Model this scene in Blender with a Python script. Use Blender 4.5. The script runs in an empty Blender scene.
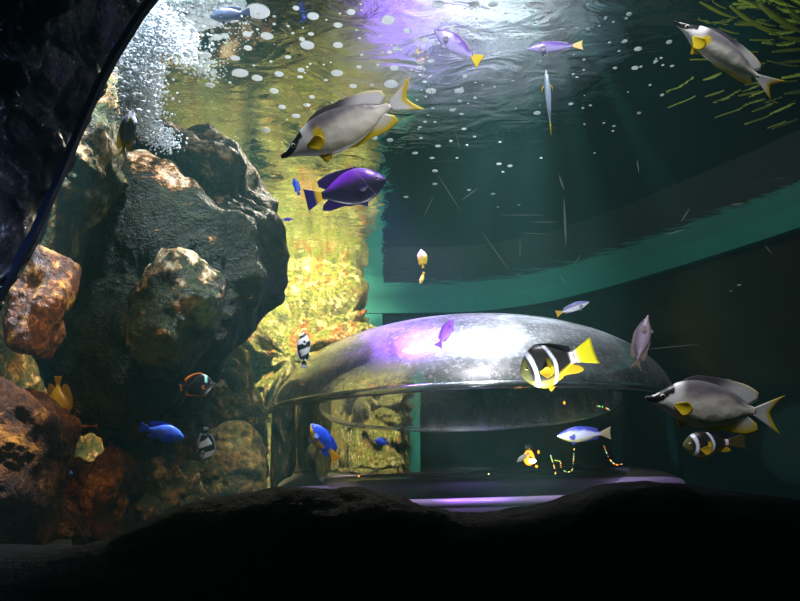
import bpy, bmesh, math, random
from mathutils import Vector, Matrix, noise
C = bpy.context.scene.collection
S = bpy.context.scene
R = math.radians

# ------------------------------------------------------------------ camera
PITCH = R(14.3); F = 700.0
CP, SP = math.cos(PITCH), math.sin(PITCH)
cam = bpy.data.cameras.new('camera'); camo = bpy.data.objects.new('camera', cam); C.objects.link(camo)
cam.sensor_width = 36; cam.lens = 36 * F / 800; cam.clip_start = 0.02; cam.clip_end = 60
camo.location = (0, 0, 0); camo.rotation_euler = (R(90) + PITCH, 0, 0); S.camera = camo

def ray(x, y):
    u = 300.5 - y
    return Vector((x - 400, F * CP - u * SP, F * SP + u * CP))
def pY(x, y, Y):
    d = ray(x, y); return d * (Y / d.y)
def pZ(x, y, Z):
    d = ray(x, y); return d * (Z / d.z)
def pD(x, y, D):
    return ray(x, y) * (D / F)

# ------------------------------------------------------------------ world, lights, exposure
w = bpy.data.worlds.new('world'); S.world = w; w.use_nodes = True
w.node_tree.nodes['Background'].inputs[0].default_value = (0.01, 0.05, 0.06, 1)
w.node_tree.nodes['Background'].inputs[1].default_value = 0.15
S.view_settings.view_transform = 'Standard'; S.view_settings.look = 'None'
S.view_settings.gamma = 1; S.view_settings.exposure = 0.0; S.view_settings.use_curve_mapping = False
S.cycles.use_denoising = True
S.cycles.max_bounces = 10; S.cycles.transparent_max_bounces = 12
S.cycles.transmission_bounces = 8; S.cycles.glossy_bounces = 5; S.cycles.diffuse_bounces = 2; S.cycles.volume_bounces = 0
S.cycles.sample_clamp_indirect = 4; S.cycles.caustics_reflective = False; S.cycles.caustics_refractive = False

def spot(name, loc, target, energy, col, angle=60, blend=0.6, size=0.05):
    l = bpy.data.lights.new(name, 'SPOT'); l.energy = energy; l.color = col
    l.spot_size = R(angle); l.spot_blend = blend; l.shadow_soft_size = size
    o = bpy.data.objects.new(name, l); C.objects.link(o); o.location = loc
    o.rotation_euler = (Vector(target) - Vector(loc)).to_track_quat('-Z', 'Y').to_euler()
    return o
def area(name, loc, target, energy, col, size=0.4):
    l = bpy.data.lights.new(name, 'AREA'); l.energy = energy; l.color = col; l.size = size
    o = bpy.data.objects.new(name, l); C.objects.link(o); o.location = loc
    o.rotation_euler = (Vector(target) - Vector(loc)).to_track_quat('-Z', 'Y').to_euler()
    return o
H = 1.2                                                   # water surface above the eye
spot('lamp_back_rock', (0.1, 3.2, 1.65), (-0.55, 4.0, 0.55), 800, (1.0, 0.96, 0.68), 85, 0.7, 0.08)
spot('lamp_back_left', (-0.65, 2.95, 1.65), (-1.0, 4.0, 0.5), 3600, (1.0, 0.93, 0.6), 95, 0.7, 0.08)
spot('lamp_boulder', (-0.3, 2.7, 1.8), (-0.62, 1.85, 0.8), 1000, (1.0, 0.93, 0.72), 60, 0.7, 0.06)
spot('lamp_froth', (-0.42, 1.15, 1.7), (-0.56, 1.33, 0.9), 4200, (0.72, 0.85, 1.0), 52, 0.8, 0.06)
spot('lamp_dome', (0.42, 2.2, 1.75), (0.34, 2.7, 0.5), 3300, (0.86, 0.95, 1.0), 50, 0.8, 0.12)
spot('lamp_violet', (-0.15, 2.35, 1.17), (0.15, 2.65, 0.4), 230, (0.35, 0.12, 1.0), 60, 0.8, 0.12)
spot('lamp_front', (0.25, 0.5, 1.55), (0.35, 1.75, 0.45), 1000, (0.97, 0.97, 1.0), 62, 0.6, 0.15)
area('fill_above', (0.1, 1.9, 2.4), (0.1, 2.1, 0.5), 130, (0.8, 0.95, 1.0), 1.0)  # added broad fill from above for bubbles, froth and rock tops
spot('lamp_beam_a', (0.36, 1.6, 1.18), (0.62, 3.6, -0.1), 240, (0.5, 0.9, 1.0), 13, 0.3, 0.01)
spot('lamp_beam_b', (0.40, 1.6, 1.18), (1.15, 3.4, 0.1), 240, (0.5, 0.9, 1.0), 10, 0.3, 0.01)
spot('lamp_beam_c', (0.46, 1.6, 1.18), (1.7, 3.1, 0.2), 200, (0.45, 0.9, 0.95), 8, 0.3, 0.01)
spot('lamp_beam_d', (0.32, 1.6, 1.18), (0.1, 3.6, 0.1), 160, (0.5, 0.85, 1.0), 11, 0.3, 0.01)
spot('lamp_teal_wall', (0.3, 3.4, 1.6), (0.4, 4.6, 1.1), 110, (0.5, 1.0, 0.9), 120, 0.9, 0.1)
spot('lamp_violet_low', (0.0, 1.9, 0.45), (0.22, 2.14, -0.06), 45, (0.4, 0.15, 1.0), 22, 0.8, 0.03)
spot('fill_up_left', (-0.3, 1.3, -0.12), (-0.25, 1.7, 1.2), 30, (0.85, 0.95, 1.0), 50, 0.8, 0.05)  # added unseen fill, brightens bubble undersides on the left
spot('fill_up', (0.25, 1.35, -0.15), (0.1, 1.9, 1.2), 42, (0.85, 0.95, 1.0), 85, 0.8, 0.05)  # added unseen fill behind the ledge for bubbles and fish bellies
spot('fill_warm_low', (-0.45, 1.1, 0.5), (-1.0, 1.9, -0.1), 9, (1.0, 0.62, 0.25), 64, 0.9, 0.1)  # added warm fill for the lower left rocks, unseen source
spot('lamp_tunnel_blue', (0.1, 0.1, 0.9), (-0.33, 0.56, 0.225), 200, (0.45, 0.58, 1.0), 12, 0.9, 0.05)

# ------------------------------------------------------------------ helpers
def tag(o, label=None, cat=None, group=None, kind=None):
    if label: o['label'] = label
    if cat: o['category'] = cat
    if group: o['group'] = group
    if kind: o['kind'] = kind
    return o
def mesh_obj(name, verts, faces, mat, parent=None, smooth=True, cols=None):
    me = bpy.data.meshes.new(name); me.from_pydata([tuple(v) for v in verts], [], faces); me.update()
    if mat: me.materials.append(mat)
    if smooth: me.polygons.foreach_set('use_smooth', [True] * len(me.polygons))
    if cols:
        a = me.color_attributes.new('Col', 'FLOAT_COLOR', 'POINT')
        flat = []
        for c in cols: flat += [c[0], c[1], c[2], 1.0]
        a.data.foreach_set('color', flat)
    o = bpy.data.objects.new(name, me); C.objects.link(o)
    if parent: o.parent = parent
    return o
def lerp(a, b, t): return a + (b - a) * t
def mixc(a, b, t):
    t = max(0, min(1, t)); return tuple(a[i] + (b[i] - a[i]) * t for i in range(3))
def sst(a, b, x):
    t = max(0, min(1, (x - a) / (b - a))); return t * t * (3 - 2 * t)
def interp(tab, t):
    for i in range(len(tab) - 1):
        if t <= tab[i + 1][0]:
            a, b = tab[i], tab[i + 1]; k = (t - a[0]) / max(1e-9, b[0] - a[0]); k = max(0, k)
            p = tab[max(0, i - 1)]; n = tab[min(len(tab) - 1, i + 2)]
            out = []
            for j in range(1, len(a)):                     # catmull-rom, tangents scaled to the interval
                h = b[0] - a[0]
                m0 = (b[j] - p[j]) / max(1e-6, b[0] - p[0]) * h if i > 0 else (b[j] - a[j]) * 1.3
                m1 = (n[j] - a[j]) / max(1e-6, n[0] - a[0]) * h if i + 2 < len(tab) else (b[j] - a[j])
                k2, k3 = k * k, k * k * k
                out.append((2*k3-3*k2+1)*a[j] + (k3-2*k2+k)*m0 + (-2*k3+3*k2)*b[j] + (k3-k2)*m1)
            return out
    return list(tab[-1][1:])

def nt(name):
    m = bpy.data.materials.new(name); m.use_nodes = True; n = m.node_tree.nodes; l = m.node_tree.links
    return m, n, l, n['Principled BSDF']
def plain(name, col, rough=0.5, spec=0.5, metal=0.0, emit=None, es=0):
    m, n, l, b = nt(name)
    b.inputs['Base Color'].default_value = (*col, 1); b.inputs['Roughness'].default_value = rough
    b.inputs['Specular IOR Level'].default_value = spec; b.inputs['Metallic'].default_value = metal
    if emit: b.inputs['Emission Color'].default_value = (*emit, 1); b.inputs['Emission Strength'].default_value = es
    return m
def ramp(n, stops):
    r = n.new('ShaderNodeValToRGB'); e = r.color_ramp.elements
    while len(e) < len(stops): e.new(0.5)
    for k, (p, c) in enumerate(stops): e[k].position = p; e[k].color = (*c, 1)
    return r
def rock_mat(name, c_dark, c_mid, c_hot, c_crust, scale=3.0, rough=0.55, crust=0.6, bump=0.6, top=None, spec=0.5, slope=0.0, halo=0.75, hot=0.66):
    m, n, l, b = nt(name)
    tc = n.new('ShaderNodeTexCoord')
    n1 = n.new('ShaderNodeTexNoise'); n1.inputs['Scale'].default_value = scale; n1.inputs['Detail'].default_value = 8; n1.inputs['Roughness'].default_value = 0.65; n1.inputs['Distortion'].default_value = 0.6
    n2 = n.new('ShaderNodeTexNoise'); n2.inputs['Scale'].default_value = scale * 4.2; n2.inputs['Detail'].default_value = 6; n2.inputs['Roughness'].default_value = 0.7
    n3 = n.new('ShaderNodeTexNoise'); n3.inputs['Scale'].default_value = scale * 9; n3.inputs['Detail'].default_value = 5; n3.inputs['Roughness'].default_value = 0.75
    for q in (n1, n2, n3): l.new(tc.outputs['Object'], q.inputs['Vector'])
    r1 = ramp(n, [(0.34, c_dark), (0.47, c_mid), (hot - 0.09, c_mid), (hot, c_hot)])
    l.new(n1.outputs['Fac'], r1.inputs['Fac'])
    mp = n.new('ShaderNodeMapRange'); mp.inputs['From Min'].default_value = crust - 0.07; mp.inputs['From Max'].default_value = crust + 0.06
    if top:                                                # crust thickens above the height top; lit rim painted into the colour
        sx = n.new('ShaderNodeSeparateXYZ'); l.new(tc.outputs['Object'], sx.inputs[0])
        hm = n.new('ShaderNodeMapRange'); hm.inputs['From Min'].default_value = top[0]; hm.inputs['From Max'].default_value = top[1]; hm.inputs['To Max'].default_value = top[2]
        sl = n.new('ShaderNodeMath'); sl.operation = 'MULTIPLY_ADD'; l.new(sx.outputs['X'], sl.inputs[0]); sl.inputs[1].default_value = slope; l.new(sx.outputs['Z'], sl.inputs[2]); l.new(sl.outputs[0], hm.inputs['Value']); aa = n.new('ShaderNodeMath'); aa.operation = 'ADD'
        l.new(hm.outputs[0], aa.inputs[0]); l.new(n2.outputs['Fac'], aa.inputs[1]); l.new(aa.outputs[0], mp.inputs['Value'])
    else:
        l.new(n2.outputs['Fac'], mp.inputs['Value'])
    mx = n.new('ShaderNodeMix'); mx.data_type = 'RGBA'; l.new(mp.outputs['Result'], mx.inputs['Factor'])
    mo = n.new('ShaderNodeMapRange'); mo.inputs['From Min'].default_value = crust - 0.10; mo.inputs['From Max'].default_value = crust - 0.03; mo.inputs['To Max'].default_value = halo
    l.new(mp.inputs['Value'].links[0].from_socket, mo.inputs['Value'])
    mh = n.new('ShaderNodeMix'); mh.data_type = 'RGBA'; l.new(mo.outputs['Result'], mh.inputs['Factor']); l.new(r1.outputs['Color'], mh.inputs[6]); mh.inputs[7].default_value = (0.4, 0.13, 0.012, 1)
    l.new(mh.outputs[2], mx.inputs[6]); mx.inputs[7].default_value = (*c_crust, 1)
    mp3 = n.new('ShaderNodeMapRange'); mp3.inputs['From Min'].default_value = 0.38; mp3.inputs['From Max'].default_value = 0.6; mp3.inputs['To Min'].default_value = 0.25; mp3.inputs['To Max'].default_value = 1.25
    l.new(n3.outputs['Fac'], mp3.inputs['Value'])
    mu = n.new('ShaderNodeMix'); mu.data_type = 'RGBA'; mu.blend_type = 'MULTIPLY'; mu.inputs['Factor'].default_value = 1
    l.new(mx.outputs[2], mu.inputs[6]); l.new(mp3.outputs['Result'], mu.inputs[7]); l.new(mu.outputs[2], b.inputs['Base Color'])
    b.inputs['Roughness'].default_value = rough; b.inputs['Specular IOR Level'].default_value = spec
    ad = n.new('ShaderNodeMath'); ad.operation = 'ADD'; l.new(n2.outputs['Fac'], ad.inputs[0]); l.new(n3.outputs['Fac'], ad.inputs[1])
    bp = n.new('ShaderNodeBump'); bp.inputs['Strength'].default_value = bump; bp.inputs['Distance'].default_value = 0.04
    l.new(ad.outputs[0], bp.inputs['Height']); l.new(bp.outputs['Normal'], b.inputs['Normal'])
    return m

M_DARK = rock_mat('dark_boulder', (0.003, 0.004, 0.002), (0.012, 0.014, 0.006), (0.06, 0.025, 0.006), (0.5, 0.5, 0.36), 2.2, 0.5, 0.73, 0.9, (0.12, 0.36, 0.19), 0.12)  # crust along the top also paints in the rim light
M_FRONT = rock_mat('ridged_boulder', (0.003, 0.004, 0.0015), (0.010, 0.012, 0.004), (0.12, 0.04, 0.008), (0.7, 0.6, 0.4), 2.6, 0.5, 0.74, 0.9, (0.22, 0.40, 0.24), 0.12, 0.36)  # crust on the slanting ridge also paints in its lit edge
M_OLIVE = rock_mat('olive_rock', (0.015, 0.018, 0.006), (0.06, 0.065, 0.018), (0.3, 0.13, 0.02), (0.6, 0.55, 0.3), 3.0, 0.5, 0.62, spec=0.2)
M_CREST = rock_mat('crested_rock', (0.008, 0.01, 0.003), (0.03, 0.04, 0.008), (0.2, 0.08, 0.01), (0.65, 0.6, 0.35), 5, 0.4, 0.69, 0.9, (0.0, 0.13, 0.18), 0.2)  # pale crust on the crest paints in its top light
M_YEL = rock_mat('yellow_rock', (0.02, 0.02, 0.004), (0.24, 0.27, 0.035), (0.36, 0.10, 0.006), (0.75, 0.78, 0.32), 5.0, 0.5, 0.58, 1.0, hot=0.60, halo=0.45)
M_RUST = rock_mat('rust_rock', (0.012, 0.006, 0.002), (0.08, 0.024, 0.004), (0.34, 0.12, 0.01), (0.3, 0.16, 0.03), 6, 0.7, 0.70, spec=0.15, hot=0.6)
M_SLAB = rock_mat('slab_rock', (0.01, 0.006, 0.003), (0.13, 0.035, 0.003), (0.45, 0.16, 0.01), (0.6, 0.45, 0.14), 7, 0.45, 0.6)
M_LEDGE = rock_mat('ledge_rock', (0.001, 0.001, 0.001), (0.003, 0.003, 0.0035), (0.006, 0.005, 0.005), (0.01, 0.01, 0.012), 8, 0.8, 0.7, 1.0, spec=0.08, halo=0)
M_FRAMEROCK = rock_mat('tunnel_rock', (0.004, 0.005, 0.007), (0.02, 0.025, 0.035), (0.05, 0.055, 0.07), (0.15, 0.17, 0.22), 16, 0.22, 0.62, 1.3, spec=0.8, halo=0)

# ------------------------------------------------------------------ water, surface, walls
def volume_box():
    m = bpy.data.materials.new('water'); m.use_nodes = True; n = m.node_tree.nodes; l = m.node_tree.links
    n.remove(n['Principled BSDF'])
    v = n.new('ShaderNodeVolumeScatter'); v.inputs['Color'].default_value = (0.35, 0.85, 0.8, 1); v.inputs['Density'].default_value = 0.024
    v.inputs['Anisotropy'].default_value = 0.2
    l.new(v.outputs[0], n['Material Output'].inputs['Volume'])
    x0, x1, y0, y1, z0, z1 = -2.0, 2.45, 0.45, 4.95, -0.25, H + 0.002
    vs = [(x, y, z) for x in (x0, x1) for y in (y0, y1) for z in (z0, z1)]
    fs = [(0,1,3,2), (4,6,7,5), (0,4,5,1), (2,3,7,6), (0,2,6,4), (1,5,7,3)]
    o = mesh_obj('water', vs, fs, m, smooth=False); tag(o, 'clear teal sea water filling the tank', kind='structure')
volume_box()

def surface():
    m = bpy.data.materials.new('water_surface'); m.use_nodes = True; n = m.node_tree.nodes; l = m.node_tree.links
    n.remove(n['Principled BSDF'])
    g = n.new('ShaderNodeBsdfGlossy'); g.inputs['Roughness'].default_value = 0.03; g.inputs['Color'].default_value = (0.88, 0.96, 0.95, 1)
    t = n.new('ShaderNodeBsdfTransparent'); mx = n.new('ShaderNodeMixShader'); mx.inputs[0].default_value = 0.88
    l.new(t.outputs[0], mx.inputs[1]); l.new(g.outputs[0], mx.inputs[2]); l.new(mx.outputs[0], n['Material Output'].inputs['Surface'])
    tc = n.new('ShaderNodeTexCoord'); mp = n.new('ShaderNodeMapping'); mp.inputs['Scale'].default_value = (2.5, 4.0, 1)
    ns = n.new('ShaderNodeTexNoise'); ns.inputs['Scale'].default_value = 2.4; ns.inputs['Detail'].default_value = 4; ns.inputs['Distortion'].default_value = 0.8
    l.new(tc.outputs['Object'], mp.inputs['Vector']); l.new(mp.outputs[0], ns.inputs['Vector'])
    bp = n.new('ShaderNodeBump'); bp.inputs['Strength'].default_value = 0.2; bp.inputs['Distance'].default_value = 0.02
    l.new(ns.outputs['Fac'], bp.inputs['Height']); l.new(bp.outputs[0], g.inputs['Normal'])
    vs = []; fs = []; nx, ny = 40, 40
    for j in range(ny + 1):
        for i in range(nx + 1):
            x = -2.3 + 4.9 * i / nx; y = 0.3 + 4.7 * j / ny
            vs.append((x, y, H))
    for j in range(ny):
        for i in range(nx):
            a = j * (nx + 1) + i; fs.append((a, a + nx + 1, a + nx + 2, a + 1))
    o = mesh_obj('water_surface', vs, fs, m); tag(o, 'rippled underside of the water surface mirroring the tank', kind='structure')
surface()

CURVE = [(-0.6, 4.66), (-0.12, 4.64), (0.2, 4.63), (0.54, 4.58), (0.9, 4.36), (1.19, 4.02), (1.5, 3.52), (1.8, 2.95), (2.1, 2.2), (2.3, 1.3), (2.35, 0.2)]
def curve_pts(c, n=90):
    tab = [(i, *p) for i, p in enumerate(c)]
    return [Vector((*interp(tab, k * (len(c) - 1) / n), 0)) for k in range(n + 1)]
def band(name, pts, z0, z1, inset, thick, mat, label=None, kind='structure'):
    vs = []; fs = []
    for i, p in enumerate(pts):
        d = (pts[min(i + 1, len(pts) - 1)] - pts[max(i - 1, 0)]).normalized(); nrm = Vector((d.y, -d.x, 0))   # toward the inside of the tank
        a = p + nrm * inset; b = p + nrm * (inset - thick)
        vs += [(a.x, a.y, z0), (a.x, a.y, z1), (b.x, b.y, z1), (b.x, b.y, z0)]
    for i in range(len(pts) - 1):
        for k in range(4):
            fs.append((i*4 + k, i*4 + (k+1) % 4, (i+1)*4 + (k+1) % 4, (i+1)*4 + k))
    fs += [(3, 2, 1, 0), tuple(len(vs) - 4 + k for k in range(4))]
    return tag(mesh_obj(name, vs, fs, mat, smooth=False), label, kind=kind)
m_teal = plain('teal_paint', (0.025, 0.26, 0.21), 0.7)
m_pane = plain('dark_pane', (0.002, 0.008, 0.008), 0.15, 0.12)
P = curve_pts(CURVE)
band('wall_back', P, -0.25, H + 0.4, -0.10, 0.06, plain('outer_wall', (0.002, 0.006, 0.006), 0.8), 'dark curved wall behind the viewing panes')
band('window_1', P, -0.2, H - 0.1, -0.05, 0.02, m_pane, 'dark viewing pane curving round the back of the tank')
band('trim_1', P, H - 0.105, H, 0.0, 0.06, m_teal, 'teal painted beam curving round the tank at the waterline')
band('trim_2', [p for p in P if p.x < -0.115], -0.2, H - 0.11, 0.0, 0.06, m_teal, 'teal painted pillar beside the back rock')
def quad_floor():
    vs = []; fs = []; nx = ny = 50
    for j in range(ny + 1):
        for i in range(nx + 1):
            x = -2.3 + 4.8 * i / nx; y = 0.5 + 4.4 * j / ny
            vs.append((x, y, -0.22 + 0.03 * noise.noise(Vector((x * 3, y * 3, 0)))))
    for j in range(ny):
        for i in range(nx):
            a = j * (nx + 1) + i; fs.append((a, a + 1, a + nx + 2, a + nx + 1))
    tag(mesh_obj('floor', vs, fs, rock_mat('gravel', (0.02, 0.02, 0.015), (0.06, 0.05, 0.035), (0.1, 0.07, 0.04), (0.2, 0.17, 0.1), 20, 0.8, halo=0)), 'dark gravelly tank bed', kind='structure')
quad_floor()

def rock_wall():
    path = [(-0.25, 4.75), (-0.6, 4.72), (-1.2, 4.6), (-1.6, 4.0), (-1.75, 3.0), (-1.8, 2.3), (-1.65, 1.7), (-1.35, 1.2), (-1.0, 0.85), (-0.75, 0.62)]
    pts = curve_pts(path, 150); vs = []; fs = []; nz = 60
    for i, p in enumerate(pts):
        d = (pts[min(i + 1, 150)] - pts[max(i - 1, 0)]).normalized(); nr = Vector((-d.y, d.x, 0)) * -1
        if i == 0: nr0 = nr
        for k in range(nz + 1):
            z = -0.25 + (H + 0.55) * k / nz
            q = Vector((p.x, p.y, z))
            a = 0.16 * noise.fractal(q * 2.0, 0.9, 2.0, 5) + 0.10 * abs(noise.noise(q * 3.2 + Vector((5, 1, 2))))
            v = q + nr * a; vs.append(v)
    for i in range(150):
        for k in range(nz):
            a = i * (nz + 1) + k; fs.append((a, a + 1, a + nz + 2, a + nz + 1))
    o = mesh_obj('wall_left', vs, fs, M_OLIVE)
    sm = o.modifiers.new('t', 'SOLIDIFY'); sm.thickness = 0.05
    tag(o, 'rough artificial rock wall round the left of the tank', kind='structure')
rock_wall()

# ------------------------------------------------------------------ rocks
def rock(name, label, poly, Y, thick, mat, seed=0, amp=0.05, fr=2.5, pw=0.7, strata=0.0, nt_=170, nph=84, cat='rock', group=None, kind=None, fine=1.0, center=None, tilt=0.0):
    """closed boulder with the outline poly (pixels) at distance Y and depth thick; ridged noise makes its surface"""
    cx = sum(p[0] for p in poly) / len(poly); cy = sum(p[1] for p in poly) / len(poly)
    if center: cx, cy = center
    def rad(th):
        dx, dy = math.cos(th), math.sin(th); best = 1.0
        for i in range(len(poly)):
            x1, y1 = poly[i][0] - cx, poly[i][1] - cy; x2, y2 = poly[(i+1) % len(poly)][0] - cx, poly[(i+1) % len(poly)][1] - cy
            ex, ey = x2 - x1, y2 - y1; det = dx * (-ey) + dy * ex
            if abs(det) < 1e-9: continue
            t = (x1 * (-ey) + y1 * ex) / det; s = (dx * y1 - dy * x1) / det
            if t > 0 and -1e-6 <= s <= 1 + 1e-6: best = max(best, t)
        return best
    rr = [rad(2 * math.pi * i / nt_) for i in range(nt_)]
    rr = [(rr[i-1] + 2 * rr[i] + rr[(i+1) % nt_]) / 4 for i in range(nt_)]
    cen = pY(cx, cy, Y); off = Vector((seed * 3.7, seed * 1.9, seed * 5.3))
    vs = []; fs = []
    for j in range(nph + 1):
        ph = math.pi * j / nph
        s, c = math.sin(ph), math.cos(ph)
        sp = max(0, s) ** pw; cq = math.copysign(abs(c) ** pw, c)
        for i in range(nt_):
            th = 2 * math.pi * i / nt_
            X = cx + rr[i] * sp * math.cos(th); Yp = cy + rr[i] * sp * math.sin(th)
            p = pY(X, Yp, Y); p.y = Y - thick * cq
            p.x *= 1; p.y += tilt * (p.z - cen.z)
            q = Vector(((p.x - cen.x), (p.y - cen.y), (p.z - cen.z)))
            d = q.normalized() if q.length > 1e-6 else Vector((0, -1, 0))
            v = p * fr + off
            a = 1.0 - 2.2 * abs(noise.noise(v)) - 0.9 * abs(noise.noise(v * 2.1)) * 1.0
            a += fine * 0.5 * noise.fractal(v * 3.5, 0.9, 2.1, 4)
            cell = noise.voronoi(v * 1.6)[0]; a += 0.9 * (cell[1] - cell[0]) - 0.4
            if strata:
                zz = p.z * 7 + 0.6 * noise.noise(v * 0.8); fz = zz - math.floor(zz); a += strata * (sst(0, 0.25, fz) - sst(0.75, 1, fz) - 0.6)
            # keep the outline: move less outwards where the rock is seen edge on
            k = 1.0 if a < 0 else 0.75
            vs.append(p + d * amp * (a - 0.35) * k)
    for j in range(nph):
        for i in range(nt_):
            a = j * nt_ + i; b = j * nt_ + (i + 1) % nt_
            fs.append((a, b, b + nt_, a + nt_))
    o = mesh_obj(name, [v - cen for v in vs], fs, mat); o.location = cen
    bm = bmesh.new(); bm.from_mesh(o.data); bmesh.ops.remove_doubles(bm, verts=bm.verts, dist=1e-5); bmesh.ops.recalc_face_normals(bm, faces=bm.faces); bm.to_mesh(o.data); bm.free()
    o.data.polygons.foreach_set('use_smooth', [True] * len(o.data.polygons))
    tag(o, label, cat if kind != 'structure' else None, group, kind)
    return o

rock('boulder', 'huge dark grey-green boulder, lit top edge painted as pale crust, left of the clear dome',
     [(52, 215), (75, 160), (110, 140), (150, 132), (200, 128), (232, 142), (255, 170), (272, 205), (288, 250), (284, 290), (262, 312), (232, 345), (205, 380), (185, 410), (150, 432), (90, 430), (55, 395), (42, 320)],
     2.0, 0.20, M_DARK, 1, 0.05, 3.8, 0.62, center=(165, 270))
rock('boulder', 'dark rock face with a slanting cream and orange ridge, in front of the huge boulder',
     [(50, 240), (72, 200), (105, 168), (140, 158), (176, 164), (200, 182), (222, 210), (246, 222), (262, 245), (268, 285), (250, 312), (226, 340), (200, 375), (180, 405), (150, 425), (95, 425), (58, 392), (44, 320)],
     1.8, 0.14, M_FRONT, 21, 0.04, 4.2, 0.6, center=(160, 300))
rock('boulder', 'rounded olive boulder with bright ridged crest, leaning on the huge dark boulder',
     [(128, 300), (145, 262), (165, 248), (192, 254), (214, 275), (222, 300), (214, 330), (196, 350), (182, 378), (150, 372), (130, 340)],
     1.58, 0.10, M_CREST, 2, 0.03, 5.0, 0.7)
rock('boulder', 'blocky yellow-green rock stack with orange patches behind the dome, beside the teal pillar',
     [(228, 320), (246, 286), (275, 268), (330, 268), (362, 274), (372, 300), (372, 380), (366, 440), (372, 520), (250, 520), (240, 440), (252, 400), (262, 360), (240, 345)],
     4.0, 0.22, M_YEL, 3, 0.11, 2.6, 0.36, strata=0.7)
rock('boulder', 'broad yellow-green rock behind the huge dark boulder',
     [(130, 235), (190, 238), (232, 250), (238, 300), (236, 350), (232, 400), (228, 520), (110, 520)],
     4.05, 0.2, M_YEL, 13, 0.10, 2.2, 0.5, strata=0.3)
rock('boulder', 'dark olive rock in the shadowed gap left of the dome',
     [(188, 345), (215, 330), (246, 350), (256, 392), (262, 420), (264, 500), (190, 500), (178, 440), (180, 390)],
     2.9, 0.2, M_OLIVE, 4, 0.05, 3.0)
rock('slab_rock', 'upright orange and cream rock slab against the window edge',
     [(46, 243), (76, 261), (72, 290), (64, 320), (58, 350), (46, 368), (20, 358), (8, 330), (18, 290), (34, 262)],
     1.35, 0.05, M_SLAB, 5, 0.018, 5.0, 0.42)
rock('boulder', 'red-brown rough boulder in the bottom left corner of the tank',
     [(-60, 390), (0, 374), (20, 382), (45, 400), (58, 425), (57, 470), (50, 500), (40, 545), (-60, 560)],
     1.3, 0.14, M_RUST, 6, 0.03, 5.0, 0.6)
rock('boulder', 'squat rust-coloured rock at the foot of the red-brown boulder',
     [(20, 545), (28, 505), (46, 492), (62, 505), (76, 520), (90, 545)], 1.42, 0.08, M_RUST, 7, 0.02, 6.0, 0.7)
rock('boulder', 'orange-brown rock right under the bright blue fish',
     [(92, 425), (112, 402), (140, 396), (175, 410), (192, 436), (184, 462), (150, 470), (110, 462)], 2.0, 0.12, M_RUST, 8, 0.05, 5.0, 0.7)
rock('boulder', 'dark brown rock low between the red-brown corner boulder and the ledge',
     [(62, 460), (85, 442), (118, 446), (136, 470), (134, 505), (120, 545), (66, 545), (54, 500)], 1.8, 0.12, M_RUST, 15, 0.05, 5.0, 0.7)
rock('boulder', 'mottled orange and olive rock low behind the ledge, left of the mossy rock',
     [(128, 478), (148, 456), (176, 452), (196, 470), (200, 520), (130, 535)], 1.95, 0.1, M_OLIVE, 16, 0.05, 5.0, 0.7)
rock('boulder', 'low mossy orange rock beside the left foot of the dome',
     [(188, 470), (202, 440), (228, 424), (252, 428), (268, 450), (270, 505), (180, 510)], 2.35, 0.14, rock_mat('mossy_orange', (0.05, 0.05, 0.01), (0.25, 0.2, 0.03), (0.6, 0.24, 0.03), (0.5, 0.42, 0.1), 5, 0.6, 0.6), 9, 0.03, 4.0, 0.7)
rock('boulder', 'dark olive column of rock beside the window edge under the froth',
     [(112, 66), (126, 80), (128, 120), (124, 165), (100, 200), (70, 230), (55, 300), (30, 300), (40, 210), (70, 130)],
     1.55, 0.12, M_OLIVE, 10, 0.03, 4.0, 0.7)
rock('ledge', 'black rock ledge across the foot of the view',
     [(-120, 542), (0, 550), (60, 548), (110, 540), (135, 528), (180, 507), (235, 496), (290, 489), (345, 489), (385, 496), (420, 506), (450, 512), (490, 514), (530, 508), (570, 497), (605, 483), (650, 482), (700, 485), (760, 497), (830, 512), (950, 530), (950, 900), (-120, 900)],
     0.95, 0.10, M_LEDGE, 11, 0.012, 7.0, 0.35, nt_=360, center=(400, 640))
rock('tunnel_rock', 'black rough rock with blue glints around the left of the viewing window',
     [(-200, -180), (170, -180), (126, -40), (108, 0), (84, 42), (68, 77), (44, 127), (24, 172), (0, 225), (-34, 285), (-200, 480)],
     0.62, 0.1, M_FRAMEROCK, 12, 0.015, 11.0, 0.4, nt_=300, center=(-60, 60))

# window frame strip along the slanted left edge
def strip(name, label, pts, D, wpx, thick, mat):
    vs = []; fs = []
    for i, (x, y) in enumerate(pts):
        a = Vector(pts[min(i+1, len(pts)-1)]) - Vector(pts[max(i-1, 0)]); a.normalize(); nx, ny = -a.y, a.x
        for s, dd in ((-1, 0), (1, 0), (1, thick), (-1, thick)):
            vs.append(pD(x + nx * wpx * s / 2, y + ny * wpx * s / 2, D) + Vector((0, dd, 0)))
    for i in range(len(pts) - 1):
        for k in range(4): fs.append((i*4+k, i*4+(k+1) % 4, (i+1)*4+(k+1) % 4, (i+1)*4+k))
    fs += [(3, 2, 1, 0), tuple(len(vs) - 4 + k for k in range(4))]
    return tag(mesh_obj(name, vs, fs, mat, smooth=False), label, kind='structure')
strip('trim_3', 'dark blue slanted edge of the viewing window', [(164, -20), (139, 12), (114, 52), (96, 86), (76, 132), (56, 180), (30, 237), (0, 289), (-40, 352)], 0.7, 6, 0.008, plain('edge_blue', (0.006, 0.012, 0.04), 0.35))

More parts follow.
